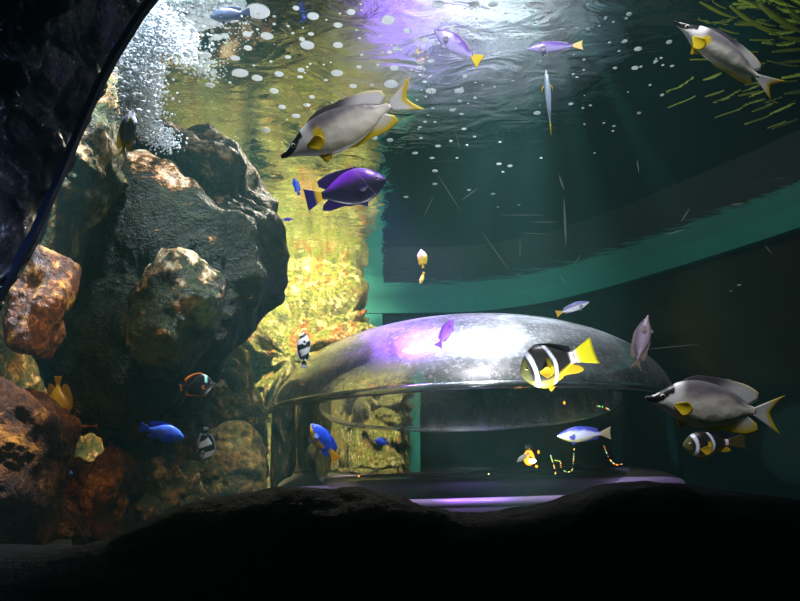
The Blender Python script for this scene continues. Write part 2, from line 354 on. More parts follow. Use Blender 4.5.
# ------------------------------------------------------------------ dome
def lathe(profile, n=128):
    vs = []; fs = []
    for (r, z) in profile:
        for i in range(n):
            a = 2 * math.pi * i / n; vs.append((r * math.cos(a), r * math.sin(a), z))
    m = len(profile)
    for j in range(m - 1):
        for i in range(n):
            a = j * n + i; b = j * n + (i + 1) % n; fs.append((a, b, b + n, a + n))
    return vs, fs
def glass_mat(name, dust, dustcol, rough, speck):
    m = bpy.data.materials.new(name); m.use_nodes = True; n = m.node_tree.nodes; l = m.node_tree.links
    n.remove(n['Principled BSDF'])
    rf = n.new('ShaderNodeBsdfGlass'); rf.inputs['IOR'].default_value = 0.78; rf.inputs['Roughness'].default_value = 0.0; rf.inputs['Color'].default_value = (0.93, 0.95, 0.95, 1)
    gl = n.new('ShaderNodeBsdfGlossy'); gl.inputs['Roughness'].default_value = rough; gl.inputs['Color'].default_value = (0.9, 0.9, 0.95, 1)
    df = n.new('ShaderNodeBsdfDiffuse'); df.inputs['Color'].default_value = (*dustcol, 1)
    tl = n.new('ShaderNodeBsdfTranslucent'); tl.inputs['Color'].default_value = (*dustcol, 1)
    ms = n.new('ShaderNodeMixShader'); ms.inputs[0].default_value = 0.5; l.new(df.outputs[0], ms.inputs[1]); l.new(tl.outputs[0], ms.inputs[2])
    mg = n.new('ShaderNodeMixShader'); mg.inputs[0].default_value = 0.85; l.new(ms.outputs[0], mg.inputs[1]); l.new(gl.outputs[0], mg.inputs[2])
    tc = n.new('ShaderNodeTexCoord'); ns = n.new('ShaderNodeTexNoise'); ns.inputs['Scale'].default_value = 60; ns.inputs['Detail'].default_value = 4; ns.inputs['Roughness'].default_value = 0.8
    l.new(tc.outputs['Object'], ns.inputs['Vector'])
    n2 = n.new('ShaderNodeTexNoise'); n2.inputs['Scale'].default_value = 4; n2.inputs['Detail'].default_value = 6; n2.inputs['Distortion'].default_value = 1.5
    l.new(tc.outputs['Object'], n2.inputs['Vector'])
    mr = n.new('ShaderNodeMapRange'); mr.inputs['From Min'].default_value = 0.52; mr.inputs['From Max'].default_value = 0.72; mr.inputs['To Min'].default_value = dust * 0.5; mr.inputs['To Max'].default_value = dust * 0.5 + speck
    l.new(ns.outputs['Fac'], mr.inputs['Value'])
    m2 = n.new('ShaderNodeMapRange'); m2.inputs['From Min'].default_value = 0.35; m2.inputs['From Max'].default_value = 0.65; m2.inputs['To Min'].default_value = 0.0; m2.inputs['To Max'].default_value = dust
    l.new(n2.outputs['Fac'], m2.inputs['Value'])
    ad = n.new('ShaderNodeMath'); ad.operation = 'ADD'; ad.use_clamp = True; l.new(mr.outputs[0], ad.inputs[0]); l.new(m2.outputs[0], ad.inputs[1])
    mx = n.new('ShaderNodeMixShader'); l.new(ad.outputs[0], mx.inputs[0]); l.new(rf.outputs[0], mx.inputs[1]); l.new(mg.outputs[0], mx.inputs[2])
    l.new(mx.outputs[0], n['Material Output'].inputs['Surface'])
    return m
DC = Vector((0.3, 3.0, 0.0)); DR = 0.825; ZR = 0.285; ZB = -0.062; CAPH = 0.375
M_CAP = glass_mat('frosted_cap', 0.28, (0.5, 0.48, 0.6), 0.42, 0.45)
M_CYL = glass_mat('clear_cylinder', 0.015, (0.6, 0.6, 0.6), 0.1, 0.06)
M_RIM = glass_mat('rim_acrylic', 0.2, (0.7, 0.7, 0.72), 0.2, 0.4)
dome = bpy.data.objects.new('viewing_dome', None); C.objects.link(dome); dome.location = (DC.x, DC.y, ZB)
dome.rotation_euler = (0, R(-1.6), 0)
tag(dome, 'large clear acrylic viewing dome standing on the tank bed in front of the teal wall', 'dome')
z0 = ZR - ZB
prof = [(DR * math.cos(a), z0 + CAPH * math.sin(a)) for a in [R(90) * k / 40 for k in range(40)]] + [(0.001, z0 + CAPH)]
v, f = lathe(prof); cap = mesh_obj('cap', v, f, M_CAP, dome); cap['label'] = 'milky dusty domed cap'
v, f = lathe([(0.001, 0.0), (DR, 0.0), (DR, z0 * 0.33), (DR, z0 * 0.66), (DR, z0)]); mesh_obj('cylinder_wall', v, f, M_CYL, dome)
v, f = lathe([(DR - 0.012, z0 - 0.012), (DR + 0.012, z0 - 0.012), (DR + 0.014, z0), (DR + 0.012, z0 + 0.010), (DR - 0.012, z0 + 0.012), (DR - 0.012, z0 - 0.012)]); mesh_obj('seam_ring', v, f, M_RIM, dome)
v, f = lathe([(DR + 0.002, -0.012), (DR + 0.05, -0.012), (DR + 0.05, 0.008), (DR + 0.01, 0.010), (DR + 0.002, -0.012)]); mesh_obj('base_flange', v, f, plain('flange', (0.35, 0.25, 0.5), 0.3), dome)
v, f = lathe([(0.001, 0.0), (DR + 0.05, 0.0), (DR + 0.06, -0.01), (DR + 0.06, -0.15), (0.001, -0.15)]); pl = mesh_obj('dome_plinth', v, f, plain('plinth', (0.004, 0.004, 0.005), 0.8)); pl.location = (DC.x, DC.y, ZB - 0.016); pl.rotation_euler = (0, R(-1.6), 0)
tag(pl, 'low dark round plinth under the clear dome', 'plinth')

# ------------------------------------------------------------------ fish
def vcol_mat(name, rough=0.35, spec=0.5, trans=0.0):
    m, n, l, b = nt(name)
    a = n.new('ShaderNodeVertexColor'); a.layer_name = 'Col'; l.new(a.outputs['Color'], b.inputs['Base Color'])
    b.inputs['Roughness'].default_value = rough; b.inputs['Specular IOR Level'].default_value = spec
    if trans:
        t = n.new('ShaderNodeBsdfTranslucent'); l.new(a.outputs['Color'], t.inputs['Color']); mx = n.new('ShaderNodeMixShader'); mx.inputs[0].default_value = trans
        l.new(b.outputs[0], mx.inputs[1]); l.new(t.outputs[0], mx.inputs[2]); l.new(mx.outputs[0], n['Material Output'].inputs['Surface'])
    else:
        tc = n.new('ShaderNodeTexCoord'); vo = n.new('ShaderNodeTexVoronoi'); vo.inputs['Scale'].default_value = 55
        l.new(tc.outputs['Object'], vo.inputs['Vector']); bp = n.new('ShaderNodeBump'); bp.inputs['Strength'].default_value = 0.25; bp.inputs['Distance'].default_value = 0.004
        l.new(vo.outputs['Distance'], bp.inputs['Height']); l.new(bp.outputs[0], b.inputs['Normal'])
    return m
M_SKIN = vcol_mat('fish_skin'); M_FIN = vcol_mat('fish_fin', 0.4, 0.4, 0.4); M_EYE = vcol_mat('fish_eye', 0.1, 0.6, 0)

# t from snout (0) to end of the tail stalk (1): top, bottom, half width   (all as shares of total length)
SHAPES = {
 'fox': dict(prof=[(0, .012, .012, .008), (.07, .028, .03, .02), (.16, .075, .055, .035), (.28, .13, .105, .05), (.42, .155, .14, .055), (.6, .145, .14, .05), (.78, .10, .10, .035), (.92, .04, .04, .016), (1, .026, .026, .010)],
             body=.80, dorsal=(.27, .93, .045, .07), anal=(.52, .93, .03, .07), tail=(.17, .13, .085), pect=(.24, -.02, .11), eye=(.135, .45, .016)),
 'damsel': dict(prof=[(0, .01, .01, .008), (.06, .06, .055, .03), (.2, .135, .125, .055), (.4, .18, .17, .065), (.6, .165, .155, .055), (.8, .10, .10, .035), (.93, .05, .05, .018), (1, .04, .04, .012)],
             body=.80, dorsal=(.25, .92, .035, .075), anal=(.5, .92, .02, .075), tail=(.12, .11, .13), pect=(.28, -.02, .12), eye=(.13, .35, .02)),
 'clown': dict(prof=[(0, .02, .02, .015), (.05, .09, .09, .045), (.18, .19, .18, .085), (.36, .245, .23, .10), (.55, .22, .21, .085), (.75, .14, .14, .055), (.92, .07, .07, .025), (1, .06, .06, .015)],
             body=.72, dorsal=(.2, .93, .03, .09), anal=(.58, .93, .02, .09), tail=(.20, .16, .19), pect=(.32, -.05, .16), eye=(.13, .28, .024)),
 'slim': dict(prof=[(0, .008, .008, .008), (.08, .04, .035, .025), (.25, .09, .08, .045), (.45, .11, .10, .05), (.7, .08, .075, .035), (.9, .035, .035, .015), (1, .025, .025, .01)],
             body=.82, dorsal=(.3, .9, .02, .03), anal=(.55, .9, .02, .03), tail=(.12, .09, .11), pect=(.26, -.02, .10), eye=(.1, .35, .014)),
 'tall': dict(prof=[(0, .01, .01, .01), (.08, .06, .06, .03), (.2, .2, .17, .055), (.4, .31, .27, .07), (.6, .28, .26, .06), (.8, .14, .14, .04), (.93, .06, .06, .018), (1, .045, .045, .012)],
             body=.82, dorsal=(.25, .9, .07, .12), anal=(.5, .9, .05, .12), tail=(.09, .10, .11), pect=(.3, -.03, .12), eye=(.14, .3, .022)),
}
def fin_mesh(name, outline, thick, parent, colf, L):
    """outline: rows of (root point, tip point) in x-z; a thin webbed fin with ridged rays, thicker at its root"""
    vs = []; fs = []; cols = []; nv = 9; n = len(outline)
    for s in (1, -1):
        for i, (a, b) in enumerate(outline):
            for k in range(nv):
                q = k / (nv - 1); x = lerp(a[0], b[0], q); z = lerp(a[1], b[1], q); y0 = lerp(a[2] if len(a) > 2 else 0, b[2] if len(b) > 2 else 0, q)
                th = thick * (1 - 0.8 * q) * (1.0 + 0.35 * (i % 2))
                vs.append((x * L, (y0 + s * th) * L, z * L)); cols.append(colf(i / (n - 1), q))
    N = n * nv
    for i in range(n - 1):
        for k in range(nv - 1):
            a = i * nv + k; fs.append((a, a + 1, a + nv + 1, a + nv)); fs.append((N + a, N + a + nv, N + a + nv + 1, N + a + 1))
    for i in range(n - 1):
        a = i * nv + nv - 1; fs.append((a, N + a, N + a + nv, a + nv)); a = i * nv; fs.append((a, a + nv, N + a + nv, N + a))
    for k in range(nv - 1):
        a = k; fs.append((a, N + a, N + a + 1, a + 1)); a = (n - 1) * nv + k; fs.append((a, a + 1, N + a + 1, N + a))
    return mesh_obj(name, vs, fs, M_FIN, parent, cols=cols)

def fish(name, label, cat, shape, nose, tail, D, up, skin, fins, dD=0.0, bend=0.0, hs=1.0, group=None, tailc=None, analc=None, pectc=None, eyec=(0.9, 0.85, 0.6), wide=1.0, fork=None, anal_h=None, dorsal_h=None, lean=0.0):
    """nose, tail: pixels of both ends; D distance of its middle; dD how much farther the tail is; up: image direction (x right, y up) of its back, lean: back tipped to (+) or from the lens"""
    sh = SHAPES[shape]; body = sh['body']
    a = pD(nose[0], nose[1], D - dD / 2); b = pD(tail[0], tail[1], D + dD / 2)
    fw = (a - b); L = fw.length; fw.normalize()
    right = Vector((1, 0, 0)); upv = Vector((0, -SP, CP)); back = Vector((0, -CP, -SP))
    u = right * up[0] + upv * up[1] + back * lean; u = (u - fw * u.dot(fw)).normalized(); side = u.cross(fw)
    rot = Matrix((fw, side, u)).transposed().to_4x4()
    root_loc = (a + b) / 2
    def prof(t):
        p = interp(sh['prof'], t); return max(.004, p[0]) * hs, max(.004, p[1]) * hs, max(.003, p[2]) * wide
    def X(t): return 0.5 - body * t
    def Y(x): return bend * (0.5 - x) ** 2
    vs = []; fs = []; cols = []; nt_, na = 72, 32
    for j in range(nt_ + 1):
        t = (j / nt_); t = t ** 1.25; tp, bt, wd = prof(t); x = X(t)
        for i in range(na):
            an = 2 * math.pi * i / na; c, s = math.cos(an), math.sin(an)
            z = (tp if s > 0 else bt) * s; y = wd * math.copysign(abs(c) ** 0.85, c)
            vs.append((x * L, (y + Y(x)) * L, z * L)); cols.append(skin(t, s, c))
    for j in range(nt_):
        for i in range(na):
            p = j * na + i; q = j * na + (i + 1) % na; fs.append((p, p + na, q + na, q))
    fs.append(tuple(range(na))); fs.append(tuple(nt_ * na + k for k in reversed(range(na))))
    o = mesh_obj(name, vs, fs, M_SKIN, cols=cols)
    o.matrix_world = Matrix.Translation(root_loc) @ rot
    tag(o, label, cat, group)
    if fins is None: return o
    # dorsal and anal fins
    for nm, (t0, t1, h0, h1), sg in (('dorsal_fin', sh['dorsal'], 1), ('anal_fin', sh['anal'], -1)):
        ol = []; n = 23
        if sg < 0 and anal_h: h1 = anal_h
        if sg > 0 and dorsal_h: h1 = dorsal_h
        for i in range(n):
            q = i / (n - 1); t = lerp(t0, t1, q); tp, bt, _ = prof(t); z = (tp if sg > 0 else bt) * 0.9
            h = lerp(h0, h1, sst(.35, .8, q)) * min(1, q * 6) ** .6 * (1 - sst(.9, 1, q) * .45) * hs * (1 + .10 * (1 - i % 2) * (q < .6))
            sweep = .05 + .10 * q
            x = X(t); ol.append(((x, sg * z, Y(x)), (x - sweep * h / .05 * .5, sg * (z + h + .1 * z * .1), Y(x))))
        cf = (analc if sg < 0 and analc else fins)
        fin_mesh(nm, ol, .006, o, cf, L)
    # tail fin
    ln, hh, notch = sh['tail']; tp, bt, _ = prof(1.0); ol = []; n = 21; x0 = X(1.0)
    if fork is not None: notch = fork
    lnn = 0.5 + x0                                            # reaches the far end of the fish exactly
    for i in range(n):
        q = i / (n - 1) * 2 - 1
        reach = lnn - (lnn - notch * lnn / max(ln, .01)) * (1 - abs(q) ** 1.3)
        reach = min(lnn, max(.3 * lnn, reach))
        ol.append(((x0 + .012, q * tp * .95, Y(x0)), (x0 - reach, q * hh * hs * (1.0 if shape != 'clown' else .95), Y(x0 - reach))))
    fin_mesh('tail_fin', ol, .007, o, tailc or fins, L)
    # pectoral and pelvic fins
    pt, pz, plen = sh['pect']; px_ = X(pt); _, _, wd = prof(pt)
    for s in (1, -1):
        ol = []
        for i in range(11):
            q = i / 10; an = R(lerp(150, 235, q)); r = plen * (.75 + .35 * math.sin(math.pi * q))
            ol.append(((px_, pz + .02 * (0.5 - q), s * wd * .93 + Y(px_)), (px_ + r * math.cos(an), pz + r * math.sin(an) * .9, s * (wd + .035) + Y(px_))))
        fin_mesh('pectoral_fin', ol, .004, o, pectc or fins, L)
        _, bt, _ = prof(pt + .05); xx = X(pt + .05); ol = []
        for i in range(7):
            q = i / 6; ol.append(((xx - .03 * q, -bt * .92, s * .01 + Y(xx)), (xx - .03 - .08 * q, -bt - (.05 * (1 - q) + .01) , s * .022 + Y(xx))))
        fin_mesh('pelvic_fin', ol, .004, o, analc or fins, L)
    et, ez, er = sh['eye']; tp, _, wd = prof(et); xe = X(et)
    for s in (1, -1):
        vs = []; fs = []; cols = []; nn = 14
        for j in range(nn + 1):
            th = math.pi * j / nn
            for i in range(16):
                a2 = 2 * math.pi * i / 16
                vs.append(((er * math.sin(th) * math.cos(a2)) * L, er * .6 * math.cos(th) * L * s, er * math.sin(th) * math.sin(a2) * L))
                cols.append((0.005, 0.005, 0.01) if th < .75 else eyec)
        for j in range(nn):
            for i in range(16):
                p = j * 16 + i; q = j * 16 + (i + 1) % 16; fs.append((p, q, q + 16, p + 16))
        e = mesh_obj('eye', vs, fs, M_EYE, o, cols=cols)
        yy = wd * math.sqrt(max(.05, 1 - ez * ez)) * .93
        e.location = (xe * L, (s * yy + Y(xe)) * L, tp * ez * L)
    return o

# ---- colours of each kind
WHT = (.75, .76, .78); GRY = (.28, .26, .27); YEL = (.7, .56, .015); BLK = (.008, .008, .012)
def fox_skin(t, s, c):
    n = noise.noise(Vector((t * 5, s * 1.5, 3)))
    col = mixc((.72, .70, .62), (.13, .12, .14), sst(.0, .75, s + .3 * n) * sst(.22, .34, t) * (1 - .75 * sst(.82, 1, t)))
    col = mixc(col, (.78, .66, .42), sst(.2, .9, -s) * .5)
    col = mixc(col, WHT, (1 - sst(.26, .36, t)) * .8)
    face = 1 - sst(.02, .06, abs(s * .9 - lerp(-.1, .95, sst(.02, .24, t))) - lerp(.75, .42, sst(0, .2, t)))
    if t < .235: col = mixc(col, BLK, face)
    if t < .05: col = BLK
    pa = (t - .33) ** 2 / .05 ** 2 + (s - .12) ** 2 / .4 ** 2
    return col
def fox_skin_patch(t, s, c):
    col = fox_skin(t, s, c); pa = (t - .36) ** 2 / .048 ** 2 + (s - .05) ** 2 / .42 ** 2
    return mixc(col, (.75, .55, .01), 1 - sst(.6, 1.3, pa))
def fox_fin(u, v): return mixc(mixc((.10, .09, .11), WHT, sst(.45, .75, u)), YEL, sst(.75, 1, v) * sst(.5, .8, u) * .6)
def fox_anal(u, v): return mixc(mixc(YEL, WHT, sst(.5, .85, u) * (1 - v) * 1.2), YEL, sst(.55, .9, v))
def fox_tail(u, v): return mixc(WHT, YEL, max(sst(.6, .85, v), sst(.78, .95, abs(u * 2 - 1)) * sst(.2, .6, v) * .8))
def yel(u, v): return YEL
def blue_skin(t, s, c): return mixc((.02, .06, .85), (.08, .2, 1.0), sst(-.5, .5, s + noise.noise(Vector((t * 14, s * 5, 0))) * .6))
def blue_fin(u, v): return (.015, .05, .7)
def by_skin(t, s, c): return mixc((.03, .1, .9), (.85, .5, .02), sst(.0, .4, -s + .15 * noise.noise(Vector((t * 8, s * 3, 2))) - t * .3) if t < .75 else sst(.85, .95, t))
def purp_skin(t, s, c): return mixc((.006, .006, .02), (.16, .02, .5), sst(.1, .9, s) * (1 - sst(.75, 1, t)))
def purp_fin(u, v): return (.02, .008, .08)
def clown_skin(t, s, c):
    col = mixc((.015, .012, .012), (.6, .42, .02), sst(.55, .85, -s))
    col = mixc(col, (.10, .10, .03), (1 - sst(.12, .2, t)) * .9)
    if .50 < t < .66: col = mixc(col, (.75, .62, .02), sst(-.5, -.1, -abs(s + .1)) * (1 - sst(.56, .6, t)))
    for c0, wdt in ((.27 - .07 * s * s, .042), (.64 - .10 * s * s, .036)):
        col = mixc(col, (.72, .76, .95), 1 - sst(wdt * .75, wdt, abs(t - c0)))
    if t > .9: col = mixc(col, (.85, .75, .8), sst(.9, .95, t))
    return col
def clown_fin(u, v): return (.012, .01, .012)
def clown_tail(u, v): return mixc((.9, .8, .75), (.72, .66, .015), sst(.05, .3, v))
def clown_anal(u, v): return (.6, .4, .015)
def silv_skin(t, s, c): return mixc((.55, .55, .6), (.1, .12, .35), sst(-.1, .6, s))
def viol_skin(t, s, c): return mixc((.28, .25, .5), (.12, .06, .35), sst(-.2, .5, s))
def gray_fin(u, v): return (.25, .25, .35)
def cream_fin(u, v): return (.8, .72, .5)
def bw_skin(t, s, c):
    col = (.8, .8, .82)
    for c0, w_ in ((.12, .07), (.48, .11), (.9, .1)):
        col = mixc(col, BLK, 1 - sst(w_ * .8, w_, abs(t - c0 - .08 * s)))
    return col
def bw_fin(u, v): return mixc(BLK, (.7, .7, .7), sst(.4, .8, v))
def dark_skin(t, s, c): return mixc((.01, .008, .01), (.35, .75, .6), 1 - sst(.03, .05, abs(t - .3)) if s > .2 else 0)
def rim_fin(u, v): return mixc((.02, .01, .01), (.8, .25, .03), sst(.5, .9, v))
def yfish_skin(t, s, c): return mixc((.4, .29, .01), (.18, .11, .005), sst(0, 1, s))

# three foxface rabbitfish
FG = None
fish('rabbitfish', 'white and grey rabbitfish with black snout, above the round purple fish', 'fish', 'fox', (281, 157), (418, 94), 1.30, (-.42, .9), fox_skin_patch, fox_fin, tailc=fox_tail, analc=fox_anal, pectc=yel, hs=.95, bend=.03, fork=.10)
fish('rabbitfish', 'rabbitfish with yellow shoulder patch diving at the top right of the view', 'fish', 'fox', (674, 21), (779, 91), 1.35, (.55, .8), fox_skin_patch, fox_fin, tailc=fox_tail, analc=fox_anal, pectc=yel, hs=.66, fork=.10, lean=.5)
fish('rabbitfish', 'pale rabbitfish with black face band and yellow fins, right beside the dome', 'fish', 'fox', (646, 398), (783, 415), 1.25, (.12, 1), fox_skin, fox_fin, tailc=fox_tail, analc=fox_anal, pectc=yel, hs=1.12, fork=.09, anal_h=.08)
fish('angelfish', 'round dark purple fish facing right, below the rabbitfish', 'fish', 'damsel', (386, 180), (306, 200), 1.5, (.2, 1), purp_skin, purp_fin, hs=1.25, tailc=lambda u, v: mixc((.6, .4, .02), (.02, .015, .12), sst(.3, .5, v)), eyec=(.3, .3, .4))
fish('clownfish', 'black, white and yellow banded clownfish in front of the bright dome', 'fish', 'clown', (521, 374), (595, 350), 1.45, (.15, 1), clown_skin, clown_fin, tailc=clown_tail, analc=clown_anal, pectc=clown_anal, dD=-.02, hs=1.2, eyec=(.6, .5, .1), dorsal_h=.045)
fish('clownfish', 'dim clownfish with two pale bands under the pale rabbitfish', 'fish', 'clown', (683, 446), (746, 441), 1.75, (0, 1), clown_skin, clown_fin, tailc=lambda u, v: (.1, .08, .02), analc=clown_anal, pectc=clown_anal, hs=.85)
fish('damselfish', 'bright blue fish over the orange rocks, left of the banded white fish', 'fish', 'damsel', (184, 438), (140, 427), 1.45, (-.1, 1), blue_skin, blue_fin, hs=1.1, eyec=(.05, .1, .6))
fish('damselfish', 'blue fish with yellow belly tilted head up before the dome', 'fish', 'damsel', (311, 424), (337, 460), 1.6, (.8, .6), by_skin, lambda u, v: (.04, .12, .8), tailc=lambda u, v: (.85, .5, .03), pectc=lambda u, v: (.2, .35, .9), hs=1.1)
fish('damselfish', 'tiny blue fish seen through the middle of the dome wall', 'fish', 'damsel', (375, 440), (388, 443), 2.05, (0, 1), blue_skin, blue_fin, hs=1.5)
fish('damselfish', 'blue fish half hidden behind the red-brown corner boulder', 'fish', 'damsel', (73, 474), (50, 466), 1.5, (-.2, 1), blue_skin, blue_fin, hs=1.0)
fish('damselfish', 'silvery blue fish with cream tail swimming left before the dome wall', 'fish', 'slim', (557, 436), (611, 433), 1.6, (0, 1), lambda t, s, c: mixc(mixc((.7, .72, .95), (.06, .08, .6), sst(.2, .9, s + .3 * noise.noise(Vector((t * 9, s * 3, 0))))), (.6, .55, .2), sst(.3, .8, -s)), lambda u, v: (.1, .12, .6), tailc=cream_fin, hs=1.35)
fish('wrasse', 'plain violet fish rising in front of the white glare on the dome', 'fish', 'slim', (453, 319), (438, 347), 1.6, (-.6, .7), lambda t, s, c: (.25, .08, .6), lambda u, v: (.25, .1, .6), hs=1.6)
fish('chromis', 'small grey fish swimming right just above the dome, yellow tail', 'fish', 'slim', (589, 302), (556, 314), 2.0, (.2, 1), silv_skin, gray_fin, tailc=lambda u, v: (.6, .4, .05), hs=1.15)
fish('rabbitfish', 'grey-violet fish pointing upwards in the dark right of the dome', 'fish', 'fox', (648, 315), (635, 371), 1.7, (-.9, .2), lambda t, s, c: mixc((.28, .22, .3), (.12, .1, .16), sst(-.3, .6, s)), lambda u, v: (.25, .18, .15), hs=.95, wide=2.0, lean=-.8)
fish('rabbitfish', 'grey and yellow fish pointing up under the froth, beside the window edge', 'fish', 'fox', (133, 109), (121, 159), 1.2, (-.9, .2), lambda t, s, c: mixc(mixc((.8, .8, .85), (.25, .2, .25), sst(-.2, .3, s)), (.8, .65, .05), sst(.75, .85, t)), lambda u, v: mixc((.3, .35, .6), YEL, u), hs=1.2, wide=2.0, lean=-.3)
fish('humbug_fish', 'small black and white fish head up on the orange rock face', 'fish', 'damsel', (304, 332), (304, 368), 1.9, (-.8, .1), bw_skin, bw_fin, hs=1.0, wide=1.7)
fish('bannerfish', 'small black and white banded fish near the low mossy rock', 'fish', 'tall', (206, 463), (206, 427), 1.6, (1, 0), bw_skin, bw_fin, hs=.75, wide=1.5)
fish('clownfish', 'dark round fish with orange fin edges in the shadow of the boulders', 'fish', 'tall', (216, 384), (180, 388), 1.5, (0, 1), dark_skin, rim_fin, hs=1.0)
fish('tang', 'yellow fish above the red-brown corner boulder', 'fish', 'tall', (58, 424), (58, 376), 1.45, (1, 0), yfish_skin, lambda u, v: (.3, .2, .01), hs=.85, wide=2)
fish('wrasse', 'violet fish with yellow tail among the bubbles, pointing up left', 'fish', 'slim', (434, 30), (481, 62), 1.75, (.5, .8), viol_skin, gray_fin, tailc=yel, hs=1.5)
fish('wrasse', 'violet and silver fish lying level just below the surface, yellow tail right', 'fish', 'slim', (527, 49), (583, 45), 1.75, (0, 1), viol_skin, gray_fin, tailc=lambda u, v: (.85, .7, .3), hs=.95)
fish('wrasse', 'thin blue-grey fish hanging tail down with spread yellow side fins', 'fish', 'slim', (546, 70), (551, 135), 1.75, (-.1, .0), lambda t, s, c: (.22, .3, .4), gray_fin, tailc=yel, pectc=yel, hs=.6, lean=1)
fish('surgeonfish', 'dark fish under the white froth streak at the top left', 'fish', 'damsel', (210, 17), (250, 12), 1.7, (0, 1), lambda t, s, c: (.03, .035, .07), lambda u, v: (.03, .035, .08), hs=1.0)
fish('damselfish', 'tiny blue reflection built as a fish, left of the round purple fish', 'fish', 'damsel', (294, 178), (299, 195), 2.2, (1, 0), blue_skin, blue_fin, hs=1.0)  # mirrored image in the surface, built as a solid fish
fish('damselfish', 'tiny violet-blue reflection built as a fish, low beside the pale boulder edge', 'fish', 'damsel', (293, 219), (281, 220), 2.2, (0, 1), lambda t, s, c: (.12, .08, .6), blue_fin, hs=.8)  # small purple reflection, modelled as a fish
fish('butterflyfish', 'tiny yellow and white fish in front of the dark pane above the dome', 'fish', 'tall', (421, 249), (423, 268), 2.6, (1, 0), lambda t, s, c: mixc((.8, .8, .7), (.7, .6, .03), sst(.3, .6, t)), yel, hs=.8)
fish('butterflyfish', 'tiniest yellow fish just above the teal beam', 'fish', 'slim', (420, 284), (424, 272), 2.6, (1, 0), lambda t, s, c: (.6, .65, .1), yel, hs=1.5)
fish('damselfish', 'tiny cream fish beside the orange lamp in the dome', 'fish', 'slim', (517, 462), (529, 453), 1.7, (-.6, .8), lambda t, s, c: (.6, .58, .5), cream_fin, hs=1.5)
fish('wrasse', 'thin red-brown fish above the red-brown corner boulder', 'fish', 'slim', (60, 427), (98, 426), 1.55, (0, 1), lambda t, s, c: (.25, .06, .03), lambda u, v: (.3, .08, .03), hs=.5)

# ------------------------------------------------------------------ bubbles under the surface
def bubble_mat():
    m, n, l, b = nt('bubble'); b.inputs['Base Color'].default_value = (.92, .96, 1, 1); b.inputs['Roughness'].default_value = 0.15
    t = n.new('ShaderNodeBsdfTranslucent'); t.inputs['Color'].default_value = (.95, .98, 1, 1); mx = n.new('ShaderNodeMixShader'); mx.inputs[0].default_value = .2
    l.new(b.outputs[0], mx.inputs[1]); l.new(t.outputs[0], mx.inputs[2]); l.new(mx.outputs[0], n['Material Output'].inputs['Surface'])
    return m
M_BUB = bubble_mat()
bm = bmesh.new(); bmesh.ops.create_icosphere(bm, subdivisions=3, radius=0.5)
for vv in bm.verts:
    vv.co.z = vv.co.z * (.05 if vv.co.z > 0 else .22)
me_b = bpy.data.meshes.new('bubble'); bm.to_mesh(me_b); bm.free(); me_b.materials.append(M_BUB); me_b.polygons.foreach_set('use_smooth', [True] * len(me_b.polygons))
BUB = [(258,11,24),(267,36,13),(296,8,7),(313,16,12),(351,12,9),(338,25,9),(388,20,14),(247,34,9),(217,37,11),(225,36,8),(311,34,6),(248,48,8),(307,45,14),(338,45,10),(205,55,13),(235,58,10),(288,57,6),(302,39,6),
(210,85,10),(240,73,17),(257,78,11),(279,74,9),(301,70,7),(337,73,12),(359,67,6),(274,91,9),(353,86,8),(391,84,14),(394,68,9),(390,52,6),(396,49,7),(282,107,8),(307,105,7),(312,97,6),(296,116,9),(266,130,9),(375,138,6),(390,140,7),(387,120,6),(370,130,5),(326,80,4),(372,85,4),(362,55,4),(357,30,3),(300,77,6),(212,62,6),(196,42,8),(186,58,6),
(438,4,12),(474,4,11),(493,4,10),(530,4,9),(407,31,8),(425,40,8),(434,43,5),(445,20,5),(452,30,9),(463,32,9),(474,30,7),(561,31,9),(576,29,5),(588,29,4),(401,50,4),(431,61,7),(423,69,5),(465,76,6),(431,91,11),(459,91,10),(425,82,5),(460,101,4),(452,110,6),(461,114,4),(475,98,4),(425,122,4),(435,122,3),(420,127,4),(421,138,4),(464,129,5),(438,146,6),(451,141,4),(467,145,3),(537,113,7),(571,104,5),(583,108,3),(547,99,3),(473,39,4),(513,81,3),
(415,153,6),(432,158,5),(435,171,6),(435,184,5),(406,197,5),(499,164,5),(510,166,5),(503,172,3),(493,194,5),(469,190,4),(498,207,3),(519,205,3),(457,158,3),(541,158,3),
(629,14,5),(625,41,5),(638,49,8),(669,42,6),(635,68,7),(615,68,4),(619,51,3),(656,61,4),(661,58,3),(672,66,4),(650,85,3),(662,95,4),(639,113,4),(604,123,3),(613,131,3),(614,126,3),(628,92,2),(738,110,3)]
rnd = random.Random(4)
for _ in range(105):
    x = rnd.choice([rnd.gauss(300, 70), rnd.gauss(450, 70), rnd.gauss(560, 80)]); y = abs(rnd.gauss(0, 70)) + 3
    if x > 160 and x < 720: BUB.append((x, y, rnd.uniform(1.8, 3.4)))
MARKS = [('the violet fish pointing up left', 455, 45), ('the violet and silver level fish', 555, 47), ('the thin blue-grey hanging fish', 549, 100), ('the upper rabbitfish snout', 285, 152), ('the upper rabbitfish tail', 408, 97),
         ('the round purple fish', 350, 180), ('the diving rabbitfish snout', 680, 25), ('the dark fish under the froth', 230, 14), ('the froth beside the window edge', 145, 70)]
ORD = ['nearest', 'second nearest', 'third nearest', 'fourth nearest', 'fifth nearest', 'sixth nearest', 'seventh nearest', 'eighth nearest', 'ninth nearest', 'tenth nearest', 'eleventh nearest', 'twelfth nearest', 'thirteenth nearest', 'fourteenth nearest', 'fifteenth nearest', 'sixteenth nearest', 'seventeenth nearest', 'eighteenth nearest', 'nineteenth nearest', 'twentieth nearest']
